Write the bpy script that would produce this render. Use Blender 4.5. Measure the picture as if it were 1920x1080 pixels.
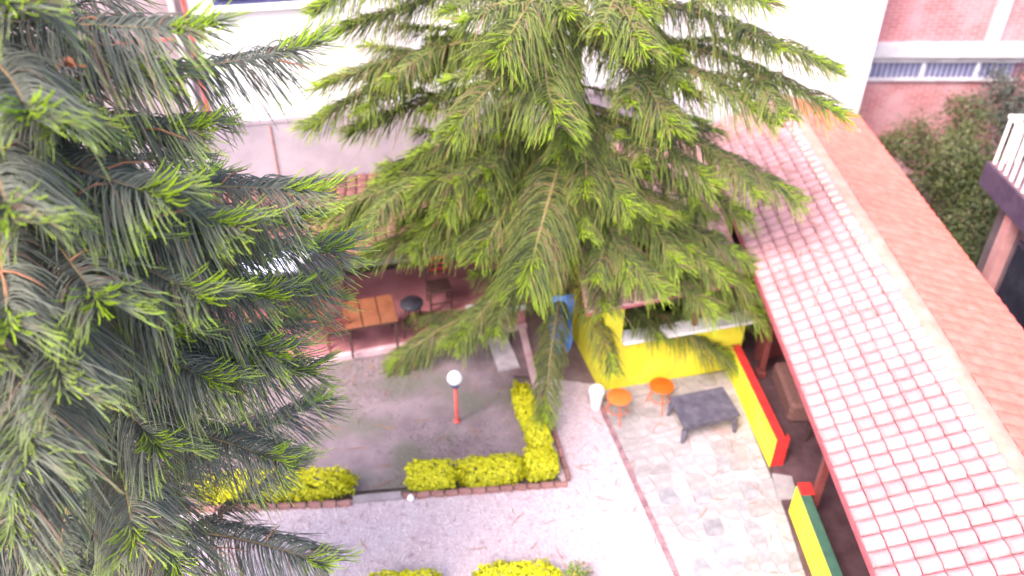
import bpy, math, random
import numpy as np
from mathutils import Vector, Matrix

for o in list(bpy.data.objects): bpy.data.objects.remove(o)
scene = bpy.context.scene
C = scene.collection
R = math.radians
rng = np.random.default_rng(7)
random.seed(7)

# ------------------------------------------------------------------ camera
PITCH, FPX, CAMH = R(36.4), 1591.0, 10.0
cam_d = bpy.data.cameras.new('camera'); cam = bpy.data.objects.new('camera', cam_d); C.objects.link(cam)
cam.location = (0, 0, CAMH); cam.rotation_euler = (R(90) - PITCH, 0, 0)
cam_d.sensor_width = 36; cam_d.lens = FPX / 1920 * 36
cam_d.clip_start = .05; cam_d.clip_end = 500
cam_d.dof.use_dof = True; cam_d.dof.focus_distance = 7.5; cam_d.dof.aperture_fstop = .55
scene.camera = cam
# ------------------------------------------------------------------ sky, sun, exposure
SUN_EL, SUN_AZ = R(52), math.atan2(-.62, -.78)      # behind the camera, to its left
w = bpy.data.worlds.new('World'); scene.world = w; w.use_nodes = True
nt = w.node_tree; bg = nt.nodes['Background']
sky = nt.nodes.new('ShaderNodeTexSky'); sky.sky_type = 'NISHITA'; sky.sun_disc = False
sky.sun_elevation = SUN_EL; sky.sun_rotation = SUN_AZ; sky.dust_density = 4.0; sky.air_density = 1.0; sky.ozone_density = .6
nt.links.new(sky.outputs[0], bg.inputs[0]); bg.inputs[1].default_value = .15
sl = bpy.data.lights.new('sun', 'SUN'); sl.energy = .95; sl.angle = R(28); sl.color = (1, .92, .925)
so = bpy.data.objects.new('sun', sl); C.objects.link(so)
sd = Vector((math.sin(SUN_AZ) * math.cos(SUN_EL), math.cos(SUN_AZ) * math.cos(SUN_EL), math.sin(SUN_EL)))
so.rotation_euler = (-sd).to_track_quat('-Z', 'Y').to_euler(); so.location = (0, -5, 30)
vs = scene.view_settings; vs.view_transform = 'Standard'; vs.look = 'None'; vs.gamma = 1; vs.exposure = 2.25

# ------------------------------------------------------------------ helpers
def ray(px, py):
    u = (px - 960) / FPX; v = -(py - 540) / FPX
    return Vector((u, math.cos(PITCH) + v * math.sin(PITCH), -math.sin(PITCH) + v * math.cos(PITCH)))
def G(px, py, z=0.0):
    """world point at height z seen at photo position (survey of the photograph)"""
    d = ray(px, py); return Vector((0, 0, CAMH)) + d * ((z - CAMH) / d.z)

MATS = {}
def mat(name, c1, c2=None, scale=6.0, rough=.75, bump=0.0, bscale=None, spec=.3, detail=6, rnd=0.0, metal=0.0, lo=.35, hi=.65, emit=None, c3=None, s3=.7, t3=.62):
    if name in MATS: return MATS[name]
    m = bpy.data.materials.new(name); m.use_nodes = True; n = m.node_tree.nodes; l = m.node_tree.links
    b = n['Principled BSDF']; b.inputs['Roughness'].default_value = rough; b.inputs['Specular IOR Level'].default_value = spec
    b.inputs['Metallic'].default_value = metal
    tc = n.new('ShaderNodeTexCoord')
    nz = n.new('ShaderNodeTexNoise'); nz.inputs['Scale'].default_value = scale; nz.inputs['Detail'].default_value = detail; nz.inputs['Roughness'].default_value = .62
    l.new(tc.outputs['Object'], nz.inputs['Vector'])
    rp = n.new('ShaderNodeValToRGB'); rp.color_ramp.elements[0].position = lo; rp.color_ramp.elements[1].position = hi
    rp.color_ramp.elements[0].color = (*c1, 1); rp.color_ramp.elements[1].color = (*(c2 or c1), 1)
    l.new(nz.outputs['Fac'], rp.inputs['Fac']); col = rp.outputs['Color']
    if c3:
        n3 = n.new('ShaderNodeTexNoise'); n3.inputs['Scale'].default_value = s3; n3.inputs['Detail'].default_value = 4
        l.new(tc.outputs['Object'], n3.inputs['Vector'])
        r3 = n.new('ShaderNodeValToRGB'); r3.color_ramp.elements[0].position = t3 - .12; r3.color_ramp.elements[1].position = t3 + .06
        r3.color_ramp.elements[0].color = (0, 0, 0, 1); r3.color_ramp.elements[1].color = (1, 1, 1, 1)
        l.new(n3.outputs['Fac'], r3.inputs['Fac'])
        mx = n.new('ShaderNodeMixRGB'); l.new(r3.outputs['Color'], mx.inputs[0]); l.new(col, mx.inputs[1]); mx.inputs[2].default_value = (*c3, 1); col = mx.outputs[0]
    if rnd:
        oi = n.new('ShaderNodeObjectInfo'); mr = n.new('ShaderNodeMapRange'); mr.inputs[3].default_value = 1 - rnd; mr.inputs[4].default_value = 1 + rnd
        l.new(oi.outputs['Random'], mr.inputs[0])
        hs = n.new('ShaderNodeHueSaturation'); l.new(col, hs.inputs['Color']); l.new(mr.outputs[0], hs.inputs['Value']); col = hs.outputs[0]
    l.new(col, b.inputs['Base Color'])
    if bump:
        nb = n.new('ShaderNodeTexNoise'); nb.inputs['Scale'].default_value = bscale or scale * 4; nb.inputs['Detail'].default_value = 5
        l.new(tc.outputs['Object'], nb.inputs['Vector'])
        bp = n.new('ShaderNodeBump'); bp.inputs['Strength'].default_value = bump; bp.inputs['Distance'].default_value = .02
        l.new(nb.outputs['Fac'], bp.inputs['Height']); l.new(bp.outputs[0], b.inputs['Normal'])
    MATS[name] = m; return m

class MB:
    def __init__(s): s.v = []; s.f = []; s.m = []
    def add(s, vs, fs, mi=0):
        k = len(s.v); s.v += [tuple(p) for p in vs]; s.f += [tuple(i + k for i in f) for f in fs]; s.m += [mi] * len(fs)
    def box(s, c, sz, rz=0, mi=0, taper=1.0, bev=0.0, rx=0):
        hx, hy, hz = sz[0] / 2, sz[1] / 2, sz[2] / 2
        M = Matrix.Translation(Vector(c)) @ Matrix.Rotation(rz, 4, 'Z') @ Matrix.Rotation(rx, 4, 'X')
        if bev <= 0:
            vs = [M @ Vector((x * (taper if z < 0 else 1), y * (taper if z < 0 else 1), z)) for z in (-hz, hz) for x, y in ((-hx, -hy), (hx, -hy), (hx, hy), (-hx, hy))]
            s.add(vs, [(3, 2, 1, 0), (4, 5, 6, 7), (0, 1, 5, 4), (1, 2, 6, 5), (2, 3, 7, 6), (3, 0, 4, 7)], mi); return
        b = min(bev, hx * .9, hy * .9, hz * .9); rings = []
        for z, i in ((-hz, b), (-hz + b, 0), (hz - b, 0), (hz, b)):
            rings.append([M @ Vector(p) for p in ((-hx + i, -hy + b + 0 * i, z), (-hx + b, -hy + i, z), (hx - b, -hy + i, z), (hx - i, -hy + b, z), (hx - i, hy - b, z), (hx - b, hy - i, z), (-hx + b, hy - i, z), (-hx + i, hy - b, z))])
        fs = [tuple(reversed(range(8))), tuple(24 + i for i in range(8))]
        for k in range(3):
            for i in range(8): j = (i + 1) % 8; fs.append((k * 8 + i, k * 8 + j, k * 8 + 8 + j, k * 8 + 8 + i))
        s.add([p for r in rings for p in r], fs, mi)
    def tube(s, pts, rad, n=8, mi=0, cap=True):
        pts = [Vector(p) for p in pts]; rad = rad if isinstance(rad, (list, tuple)) else [rad] * len(pts); vs = []
        for i, p in enumerate(pts):
            t = (pts[min(i + 1, len(pts) - 1)] - pts[max(i - 1, 0)]).normalized()
            a = t.cross(Vector((0, 0, 1)) if abs(t.z) < .9 else Vector((1, 0, 0))).normalized(); b = t.cross(a)
            vs += [p + (a * math.cos(k * 2 * math.pi / n) + b * math.sin(k * 2 * math.pi / n)) * rad[i] for k in range(n)]
        fs = [(i * n + k, i * n + (k + 1) % n, (i + 1) * n + (k + 1) % n, (i + 1) * n + k) for i in range(len(pts) - 1) for k in range(n)]
        if cap: fs += [tuple(reversed(range(n))), tuple((len(pts) - 1) * n + k for k in range(n))]
        s.add(vs, fs, mi)
    def lathe(s, c, prof, n=20, mi=0):
        c = Vector(c); vs = [c + Vector((r * math.cos(k * 2 * math.pi / n), r * math.sin(k * 2 * math.pi / n), z)) for r, z in prof for k in range(n)]
        fs = [(i * n + k, i * n + (k + 1) % n, (i + 1) * n + (k + 1) % n, (i + 1) * n + k) for i in range(len(prof) - 1) for k in range(n)]
        s.add(vs, fs, mi)
    def prism(s, poly, z0, z1, mi=0):
        n = len(poly); vs = [(p[0], p[1], z0) for p in poly] + [(p[0], p[1], z1) for p in poly]
        s.add(vs, [tuple(reversed(range(n))), tuple(range(n, 2 * n))] + [(i, (i + 1) % n, n + (i + 1) % n, n + i) for i in range(n)], mi)
    def quad(s, a, b, c, d, mi=0): s.add([a, b, c, d], [(0, 1, 2, 3)], mi)
    def slab(s, a, b, c, d, th, mi=0):
        """four top corners (counter-clockwise from above), thickness downwards"""
        t = [Vector(p) for p in (a, b, c, d)]; lo = [p - Vector((0, 0, th)) for p in t]
        s.add(lo + t, [(3, 2, 1, 0), (4, 5, 6, 7), (0, 1, 5, 4), (1, 2, 6, 5), (2, 3, 7, 6), (3, 0, 4, 7)], mi)
    def mesh(s, name, mats, org=(0, 0, 0), smooth=False):
        me = bpy.data.meshes.new(name); o = Vector(org)
        me.from_pydata([Vector(p) - o for p in s.v], [], s.f)
        for m in (mats if isinstance(mats, list) else [mats]): me.materials.append(m)
        me.polygons.foreach_set('material_index', s.m)
        if smooth: me.polygons.foreach_set('use_smooth', [True] * len(s.f))
        me.update(); return me
    def build(s, name, mats, parent=None, org=(0, 0, 0), smooth=False):
        ob = bpy.data.objects.new(name, s.mesh(name, mats, org, smooth)); C.objects.link(ob)
        if parent is not None: ob.parent = parent
        else: ob.location = org
        return ob

def tag(o, label=None, cat=None, group=None, kind=None):
    if label: o['label'] = label
    if cat: o['category'] = cat
    if group: o['group'] = group
    if kind: o['kind'] = kind
    return o
def thing(name, label, cat, loc=(0, 0, 0), group=None):
    o = bpy.data.objects.new(name, None); C.objects.link(o); o.location = loc; o.empty_display_size = .1
    return tag(o, label, cat, group)
def link(name, me, parent, loc, rot=(0, 0, 0), scale=None):
    o = bpy.data.objects.new(name, me); C.objects.link(o); o.parent = parent; o.location = loc; o.rotation_euler = rot
    if scale: o.scale = scale
    return o
def np_mesh(name, v, f, mats, attrs=None, smooth=True, midx=None):
    """fast mesh from numpy; f is (n,3) or (n,4)"""
    me = bpy.data.meshes.new(name); n, k = f.shape
    me.vertices.add(len(v)); me.vertices.foreach_set('co', np.ascontiguousarray(v, dtype=np.float32).ravel())
    me.loops.add(n * k); me.loops.foreach_set('vertex_index', np.ascontiguousarray(f, dtype=np.int32).ravel())
    me.polygons.add(n); me.polygons.foreach_set('loop_start', np.arange(0, n * k, k, dtype=np.int32))
    for m in (mats if isinstance(mats, list) else [mats]): me.materials.append(m)
    if midx is not None: me.polygons.foreach_set('material_index', midx.astype(np.int32))
    me.polygons.foreach_set('use_smooth', np.full(n, smooth))
    for a, d in (attrs or {}).items():
        at = me.attributes.new(a, 'FLOAT', 'POINT'); at.data.foreach_set('value', np.ascontiguousarray(d, dtype=np.float32))
    me.update(calc_edges=True); return me

# ------------------------------------------------------------------ materials
def leaf_mat(name, a, b, tipc, dead, deadp=.96, rough=.55, transl=.25):
    m = bpy.data.materials.new(name); m.use_nodes = True; n = m.node_tree.nodes; l = m.node_tree.links
    bs = n['Principled BSDF']; bs.inputs['Roughness'].default_value = rough; bs.inputs['Specular IOR Level'].default_value = .35
    ar = n.new('ShaderNodeAttribute'); ar.attribute_name = 'rnd'; at = n.new('ShaderNodeAttribute'); at.attribute_name = 'lime'
    rp = n.new('ShaderNodeValToRGB'); e = rp.color_ramp.elements; e[0].color = (*a, 1); e[0].position = 0; e[1].color = (*b, 1); e[1].position = deadp - .06
    e2 = rp.color_ramp.elements.new(deadp); e2.color = (*dead, 1)
    l.new(ar.outputs['Fac'], rp.inputs[0])
    mx = n.new('ShaderNodeMixRGB'); l.new(at.outputs['Fac'], mx.inputs[0]); l.new(rp.outputs[0], mx.inputs[1]); mx.inputs[2].default_value = (*tipc, 1)
    l.new(mx.outputs[0], bs.inputs['Base Color'])
    tr = n.new('ShaderNodeBsdfTranslucent'); l.new(mx.outputs[0], tr.inputs[0]); ms = n.new('ShaderNodeMixShader'); ms.inputs[0].default_value = transl
    l.new(bs.outputs[0], ms.inputs[1]); l.new(tr.outputs[0], ms.inputs[2]); l.new(ms.outputs[0], n['Material Output'].inputs[0])
    return m
M_LEFT = leaf_mat('pine_cords_grey_green', (.125, .135, .11), (.245, .255, .20), (.40, .58, .02), (.26, .17, .13), .96, .5, .3)
M_MID = leaf_mat('pine_cords_olive', (.06, .08, .038), (.25, .295, .065), (.40, .56, .025), (.32, .19, .12), .93, .55, .25)
M_BARK = mat('pine_bark', (.10, .06, .045), (.2, .13, .10), 14, .9, .6)
M_RACHIS = mat('pine_rachis', (.26, .15, .08), (.30, .22, .10), 9, .8)
M_TWIG = mat('dead_twig', (.26, .11, .065), (.36, .17, .10), 9, .8)
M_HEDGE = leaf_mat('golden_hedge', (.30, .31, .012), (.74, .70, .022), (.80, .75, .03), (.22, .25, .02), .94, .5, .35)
M_BUSH = leaf_mat('bush_leaf', (.04, .05, .022), (.105, .13, .036), (.2, .26, .06), (.18, .12, .08), .95, .5, .2)
M_BUSH2 = leaf_mat('bush_leaf_dark', (.03, .036, .032), (.075, .09, .065), (.15, .17, .1), (.14, .10, .09), .95, .5, .15)
M_FLOW = leaf_mat('flower_plant', (.10, .17, .03), (.25, .34, .04), (.8, .10, .08), (.3, .3, .05), .95, .5, .2)
M_SOIL = mat('soil', (.10, .075, .065), (.17, .13, .115), 3, .95, .5)
M_LAWN = mat('lawn_earth', (.165, .118, .136), (.245, .184, .202), 2.2, .95, .5, 30, c3=(.135, .122, .105), s3=.9, t3=.58)
M_GRAV = mat('gravel_bed', (.44, .335, .37), (.55, .455, .485), 22, .95, .8, 60, c3=(.46, .34, .36), s3=1.1, t3=.64)
M_PEB = mat('pebble', (.50, .385, .42), (.62, .515, .545), 5, .9, c3=(.36, .25, .27), s3=9, t3=.62)
M_MORT = mat('patio_mortar', (.31, .265, .275), (.41, .36, .37), 5, .9, .4, 40)
M_FLAG = [mat('flagstone_pale', (.31, .262, .282), (.41, .362, .38), 7, .85, .4, 30, rnd=.08),
          mat('flagstone_grey', (.25, .22, .23), (.35, .31, .32), 6, .8, .4, 30, rnd=.12),
          mat('flagstone_blue', (.19, .18, .205), (.31, .29, .315), 5, .75, .4, 30, rnd=.14),
          mat('flagstone_rose', (.30, .20, .205), (.38, .29, .29), 7, .8, .4, 30, rnd=.1)]
M_YEL = mat('yellow_paint', (.72, .62, .03), (.80, .71, .06), 2.2, .7, .25, 30, c3=(.66, .53, .06), s3=2.6, t3=.66)
M_RED = mat('red_paint', (.38, .018, .020), (.46, .032, .028), 5, .6, .1)
M_GRN = mat('green_paint', (.03, .08, .06), (.05, .11, .075), 6, .6)
M_WHITE = mat('white_paint', (.78, .74, .76), (.84, .81, .82), 3, .6, .08)
M_WALLW = mat('white_wall', (.72, .675, .705), (.84, .80, .825), .8, .8, .15, 12, c3=(.60, .54, .57), s3=.55, t3=.62)
M_CEM = mat('cement_wall', (.27, .222, .26), (.37, .31, .35), 1.3, .9, .3, 14)
M_MAUVE = mat('mauve_wall', (.26, .19, .21), (.36, .28, .30), 1.5, .85, .2)
M_TILE_LIT = mat('clay_tile_sunlit', (.345, .165, .178), (.425, .25, .262), 11, .75, .2, 40, rnd=.16, c3=(.30, .15, .15), s3=3.0, t3=.64)  # left slope: washed-out look of strong light put into the tile colour
M_TBED = mat('tile_bed', (.44, .09, .125), (.52, .135, .17), 6, .85)
M_TILE_DIM = mat('clay_tile_dim_side', (.66, .125, .10), (.76, .18, .15), 5, .95, .2, 40, rnd=.08, spec=.1)  # right slope: same clay, weaker light painted in as a redder colour
M_TDRK = mat('old_clay_tile', (.13, .05, .048), (.225, .10, .09), 6, .8, .3, 30)
M_RIDGE = mat('ridge_mortar', (.36, .195, .155), (.42, .265, .225), 4, .9, .3, 20, spec=.1)
M_TERR = mat('terrace_floor', (.32, .115, .13), (.40, .165, .18), 3, .6, .1)
M_KERB = mat('pink_kerb', (.52, .30, .33), (.62, .42, .45), 5, .8, .2)
M_WOOD = mat('orange_wood', (.16, .055, .028), (.23, .085, .042), 6, .5, .1)
M_DWOOD = mat('dark_wood', (.055, .03, .028), (.10, .05, .045), 8, .5, .1)
M_RWOOD = mat('red_wood', (.13, .03, .03), (.19, .05, .045), 8, .5, .1)
M_BLACK = mat('black_vinyl', (.018, .016, .022), (.035, .033, .045), 8, .45)
M_SLATE = mat('purple_grey_table', (.065, .058, .085), (.125, .11, .145), 7, .45, .15, 30)
M_ORNG = mat('orange_paint', (.64, .085, .008), (.70, .115, .014), 5, .4)
M_PORNG = mat('faded_orange_paint', (.68, .15, .03), (.72, .19, .05), 3, .5)
M_LRED = mat('lamp_post_red', (.52, .07, .06), (.62, .12, .1), 6, .5)
M_BLUE = mat('blue_sheet', (.10, .25, .80), (.18, .36, .85), 6, .45)
M_DBLU = mat('dark_blue', (.05, .05, .14), (.09, .09, .2), 6, .4)
M_GLOBE = mat('opal_globe', (.88, .87, .87), None, 3, .25, spec=.5)
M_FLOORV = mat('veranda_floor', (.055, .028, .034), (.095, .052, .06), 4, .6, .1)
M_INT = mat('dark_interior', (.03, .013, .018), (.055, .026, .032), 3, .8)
M_GLASS = mat('dark_glass', (.02, .02, .03), (.035, .035, .05), 3, .12, spec=.6)
M_BGLASS = mat('blue_glass', (.24, .24, .36), (.34, .34, .46), 2, .25, spec=.5)
M_CONC = mat('concrete', (.42, .38, .41), (.55, .51, .54), 3, .9, .3, 20)
M_DSLAB = mat('dark_purple_slab', (.035, .024, .05), (.06, .045, .08), 4, .7, .1)
M_PINK = mat('pink_pillar', (.36, .17, .17), (.44, .23, .23), 4, .8)
M_BRKK = mat('edging_brick', (.24, .11, .10), (.34, .18, .165), 8, .9, .4, 30, rnd=.15)
M_RUST = mat('rust_metal', (.30, .10, .06), (.42, .18, .12), 12, .8)
M_LITTER = mat('leaf_litter', (.30, .16, .12), (.46, .32, .27), 4, .9, rnd=.1)
M_GRASS = leaf_mat('lawn_grass', (.13, .105, .09), (.18, .165, .12), (.16, .18, .06), (.24, .18, .15), .85, .8, .1)

def brick_mat(name, c1, c2, mort, sc, wear):
    m = bpy.data.materials.new(name); m.use_nodes = True; n = m.node_tree.nodes; l = m.node_tree.links; b = n['Principled BSDF']
    b.inputs['Roughness'].default_value = .9
    tc = n.new('ShaderNodeTexCoord'); mp = n.new('ShaderNodeMapping'); mp.inputs['Rotation'].default_value = (R(90), 0, 0)
    l.new(tc.outputs['Object'], mp.inputs[0])
    br = n.new('ShaderNodeTexBrick'); br.inputs['Scale'].default_value = sc; br.inputs['Color1'].default_value = (*c1, 1); br.inputs['Color2'].default_value = (*c2, 1); br.inputs['Mortar'].default_value = (*mort, 1)
    br.inputs['Mortar Size'].default_value = .009; br.inputs['Brick Width'].default_value = .26; br.inputs['Row Height'].default_value = .078
    l.new(mp.outputs[0], br.inputs[0])
    nz = n.new('ShaderNodeTexNoise'); nz.inputs['Scale'].default_value = 1.6; nz.inputs['Detail'].default_value = 8; l.new(tc.outputs['Object'], nz.inputs['Vector'])
    rp = n.new('ShaderNodeValToRGB'); rp.color_ramp.elements[0].position = .42; rp.color_ramp.elements[1].position = .72
    l.new(nz.outputs['Fac'], rp.inputs[0])
    mx = n.new('ShaderNodeMixRGB'); l.new(rp.outputs[0], mx.inputs[0]); l.new(br.outputs[0], mx.inputs[1]); mx.inputs[2].default_value = (*wear, 1)
    l.new(mx.outputs[0], b.inputs['Base Color'])
    bp = n.new('ShaderNodeBump'); bp.inputs['Strength'].default_value = .6; bp.inputs['Distance'].default_value = .02; bp.invert = True
    l.new(br.outputs['Fac'], bp.inputs['Height']); l.new(bp.outputs[0], b.inputs['Normal'])
    return m
M_BRICK = brick_mat('pink_brick_wall', (.36, .105, .11), (.44, .155, .16), (.46, .30, .32), 1.0, (.50, .29, .31))

# ================================================================== GROUND
b = MB(); b.quad((-90, -40, -.05), (90, -40, -.05), (90, 140, -.05), (-90, 140, -.05)); tag(b.build('ground', M_SOIL), kind='structure')
def sheet(name, poly, z, m):
    b = MB(); b.add([(p[0], p[1], z) for p in poly], [tuple(range(len(poly)))]); return tag(b.build(name, m), kind='structure')
LAWN = [(-5.2, 8.1), (-2.4, 8.42), (.42, 8.72), (.35, 9.4), (.02, 11.0), (-.05, 12.25), (-3.7, 11.28), (-5.4, 10.9)]
sheet('lawn', LAWN, 0.0, M_LAWN)
GRAVEL = [(-5.0, 5.2), (2.62, 5.2), (2.38, 6.96), (1.80, 9.78), (1.5, 10.75), (.5, 10.95), (.2, 10.5), (.38, 9.3), (.75, 8.62), (.73, 8.56), (-4.9, 8.0)]
sheet('gravel_path', GRAVEL, .004, M_GRAV)
WALK = [(-.05, 10.98), (.5, 10.95), (1.5, 10.75), (1.25, 14.2), (.2, 14.2), (0.02, 12.3)]
sheet('earth_walk', WALK, .008, mat('walk_earth', (.14, .085, .095), (.22, .15, .16), 3, .9, .4))

def inside(x, y, poly):
    c = np.zeros(len(x), bool); n = len(poly); j = n - 1
    for i in range(n):
        xi, yi = poly[i][:2]; xj, yj = poly[j][:2]
        c ^= ((yi > y) != (yj > y)) & (x < (xj - xi) * (y - yi) / (yj - yi + 1e-12) + xi); j = i
    return c
def scatter(poly, n):
    p = np.array([q[:2] for q in poly]); lo, hi = p.min(0), p.max(0)
    x = rng.uniform(lo[0], hi[0], n * 3); y = rng.uniform(lo[1], hi[1], n * 3); k = inside(x, y, poly)
    return x[k][:n], y[k][:n]
# pebbles
x, y = scatter(GRAVEL, 26000); N = len(x)
oct_v = np.array([(1, 0, 0), (0, 1, 0), (-1, 0, 0), (0, -1, 0), (0, 0, .7), (0, 0, -.4)]); oct_f = np.array([(0, 1, 4), (1, 2, 4), (2, 3, 4), (3, 0, 4), (1, 0, 5), (2, 1, 5), (3, 2, 5), (0, 3, 5)])
sz = rng.uniform(.008, .021, N); a = rng.uniform(0, 6.28, N); ca, sa = np.cos(a), np.sin(a); el = rng.uniform(.6, 1.3, N)
vx = oct_v[None, :, 0] * sz[:, None] * el[:, None]; vy = oct_v[None, :, 1] * sz[:, None]; vz = oct_v[None, :, 2] * sz[:, None]
tl = rng.normal(0, .35, N)[:, None]; vz = vz + vx * tl
V = np.stack([vx * ca[:, None] - vy * sa[:, None] + x[:, None], vx * sa[:, None] + vy * ca[:, None] + y[:, None], vz + .010], -1).reshape(-1, 3)
Fq = (oct_f[None] + (np.arange(N) * 6)[:, None, None]).reshape(-1, 3)
o = bpy.data.objects.new('gravel', np_mesh('gravel', V, Fq, M_PEB, smooth=False)); C.objects.link(o)
tag(o, 'pinkish white gravel covering the garden path', 'gravel', kind='stuff')
# grass blades
x, y = scatter(LAWN, 17000)
pn = np.sin(x * 2.1 + 1) * np.cos(y * 1.7) + np.sin(x * .9 - y * 1.3) + rng.normal(0, .5, len(x)); k = pn > -.35; x, y = x[k], y[k]; N = len(x)
a = rng.uniform(0, 6.28, N); h = rng.uniform(.02, .06, N); wd = rng.uniform(.003, .006, N); lx, ly = rng.normal(0, .03, (2, N))
V = np.stack([np.stack([x - np.cos(a) * wd, y - np.sin(a) * wd, np.zeros(N) + .001], -1), np.stack([x + np.cos(a) * wd, y + np.sin(a) * wd, np.zeros(N) + .001], -1), np.stack([x + lx, y + ly, h], -1)], 1).reshape(-1, 3)
o = bpy.data.objects.new('lawn_grass', np_mesh('lawn_grass', V, np.arange(3 * N).reshape(-1, 3), M_GRASS, {'rnd': np.repeat(rng.uniform(0, 1, N), 3), 'lime': np.zeros(3 * N)})); C.objects.link(o)
tag(o, 'thin worn grass growing on the bare lawn', 'grass', kind='stuff')
# litter on lawn
x, y = scatter(LAWN, 130); b = MB()
for xx, yy in zip(x, y):
    s_ = random.uniform(.006, .017); an = random.uniform(0, 6.28); cx, sx = math.cos(an) * s_, math.sin(an) * s_
    b.add([(xx - cx * 1.6, yy - sx * 1.6, .012), (xx + sx, yy - cx, .02), (xx + cx * 1.6, yy + sx * 1.6, .014), (xx - sx, yy + cx, .022)], [(0, 1, 2, 3)])
tag(b.build('fallen_leaves', M_LITTER), 'pale fallen leaves scattered over the lawn', 'leaves', kind='stuff')

# ================================================================== PATIO
PA = [Vector((1.42, 10.62)), Vector((3.78, 11.1)), Vector((4.18, 5.2)), Vector((2.68, 5.2))]   # far-left, far-right, near-right, near-left
patio = sheet('patio', [(p.x, p.y) for p in PA], .012, M_MORT)
nu, nv = 8, 19
pts = {}
for i in range(nu + 1):
    for j in range(nv + 1):
        u, v = i / nu, j / nv
        if 0 < i < nu: u += random.uniform(-.32, .32) / nu
        if 0 < j < nv: v += random.uniform(-.30, .30) / nv
        pts[i, j] = (PA[0] * (1 - u) + PA[1] * u) * (1 - v) + (PA[3] * (1 - u) + PA[2] * u) * v
for i in range(nu):
    for j in range(nv):
        q = [pts[i, j + 1], pts[i + 1, j + 1], pts[i + 1, j], pts[i, j]]; c = sum(q, Vector((0, 0))) / 4; poly = []
        for k in range(4):
            p0, p1, p2 = q[k - 1], q[k], q[(k + 1) % 4]; t = random.uniform(.04, .20)
            poly += [p1.lerp(p0, t), p1.lerp(p2, t * random.uniform(.6, 1.2))]
        poly = [c + (p - c) * random.uniform(.88, .96) for p in poly]
        b = MB(); zt = random.uniform(.022, .030); b.prism([p - c for p in poly], 0, zt - .012)
        r = random.random(); wgt = ((i / nu) * .42 + (j / nv) * .26 - .04 if j > 4 else .03)
        m = M_FLAG[2] if r < wgt else M_FLAG[1] if r < wgt + .30 else M_FLAG[3] if r > .955 else M_FLAG[0]
        o = link('flagstone', b.mesh('flagstone', m), patio, (c.x, c.y, .0125))
b = MB(); b.prism([(3.92, 8.22), (4.22, 8.24), (4.24, 8.66), (3.96, 8.72)], .013, .075)
tag(b.build('step_stone', M_FLAG[1]), 'pale worn stone step in the gap between the yellow parapets', 'step')
b = MB()
for k in range(24):
    t0, t1 = k / 24, (k + .93) / 24; A, B = PA[0], PA[3]; n = Vector((-.07, -.017))
    p, q = A.lerp(B, t0), A.lerp(B, t1); b.prism([p + n, p - n * .2, q - n * .2, q + n][::-1], .0, .03 + random.uniform(-.006, .006))
tag(b.build('patio_edging', mat('edging_rose', (.20, .10, .12), (.32, .19, .21), 7, .9, .3)), 'thin rose brick line between gravel path and stone patio', 'edging')

# ================================================================== TERRACE
TE0, TE1 = G(560, 684), G(985, 611); tdir = (TE1 - TE0).normalized(); tn = Vector((-tdir.y, tdir.x, 0))
TE00 = TE0 - tdir * 2.2
b = MB(); b.prism([TE00, TE1, TE1 + tn * 2.35, TE00 + tn * 2.35], 0, .10); terr = tag(b.build('terrace_floor', M_TERR), kind='structure')
b = MB(); b.prism([TE00 - tn * .10, TE1 - tn * .10, TE1 - tn * .002, TE00 - tn * .002], 0, .112); tag(b.build('terrace_kerb', M_KERB), kind='structure')
ang_t = math.atan2(tdir.y, tdir.x)
def tpos(px, py, z=.10): return G(px, py, z)

def table_rect(name, label, c, L, W, H, rz, mtop, mleg, boards=3, z0=0, leg=.05, th=.035, gap=.02):
    t = thing(name, label, 'table', (c[0], c[1], z0)); M = Matrix.Rotation(rz, 4, 'Z')
    b = MB(); b.box((0, 0, H - th - .03), (L - .06, W - .06, .06), rz); b.build('apron', mleg, t)
    bw = L / boards
    for i in range(boards):
        b = MB(); p = M @ Vector((-L / 2 + bw * (i + .5), 0, H - th / 2)); b.box(p, (bw - gap, W, th), rz, bev=.006); b.build('board', mtop, t)
    for sx in (-1, 1):
        for sy in (-1, 1):
            b = MB(); p = M @ Vector((sx * (L / 2 - .06), sy * (W / 2 - .06), (H - th - .03) / 2)); b.box(p, (leg, leg, H - th - .03), rz, taper=.8); b.build('leg', mleg, t)
    return t
def chair(name, label, c, rz, mseat, mframe, z0=0, h=.45, back=.88, group=None):
    t = thing(name, label, 'chair', (c[0], c[1], z0), group); M = Matrix.Rotation(rz, 4, 'Z'); wd = .21
    b = MB(); b.box((0, 0, h), (.43, .43, .035), rz, bev=.01); b.build('seat', mseat, t)
    for sx in (-1, 1):
        b = MB(); b.box(M @ Vector((sx * wd * .92, -wd * .92, h / 2 - .01)), (.035, .035, h - .02), rz); b.build('leg', mframe, t)
        b = MB(); b.tube([M @ Vector((sx * wd * .92, wd * .92, 0)), M @ Vector((sx * wd * .92, wd * .95, h)), M @ Vector((sx * wd * .92, wd * 1.25, back))], .019, 6); b.build('leg', mframe, t)
    for z in (h + .16, h + .28, back - .05):
        b = MB(); b.box(M @ Vector((0, wd * (.98 + .3 * (z - h) / (back - h)), z)), (.40, .018, .055), rz); b.build('back_rail', mframe, t)
    b = MB(); b.box(M @ Vector((0, -wd * .92, h * .4)), (.36, .02, .025), rz); b.build('stretcher', mframe, t)
    return t
ctr = tpos(692, 588, .8)
table_rect('panel_table', 'orange brown wooden table of wide panels beside the black stool', (ctr.x, ctr.y + .05), .92, .78, .72, ang_t, M_WOOD, M_DWOOD, 3, .10)
c2 = tpos(585, 590, .8)
table_rect('side_table', 'short orange brown table beside the dark wooden chair', (c2.x - .12, c2.y + .1), .7, .7, .72, ang_t, M_WOOD, M_DWOOD, 2, .10)
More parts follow.
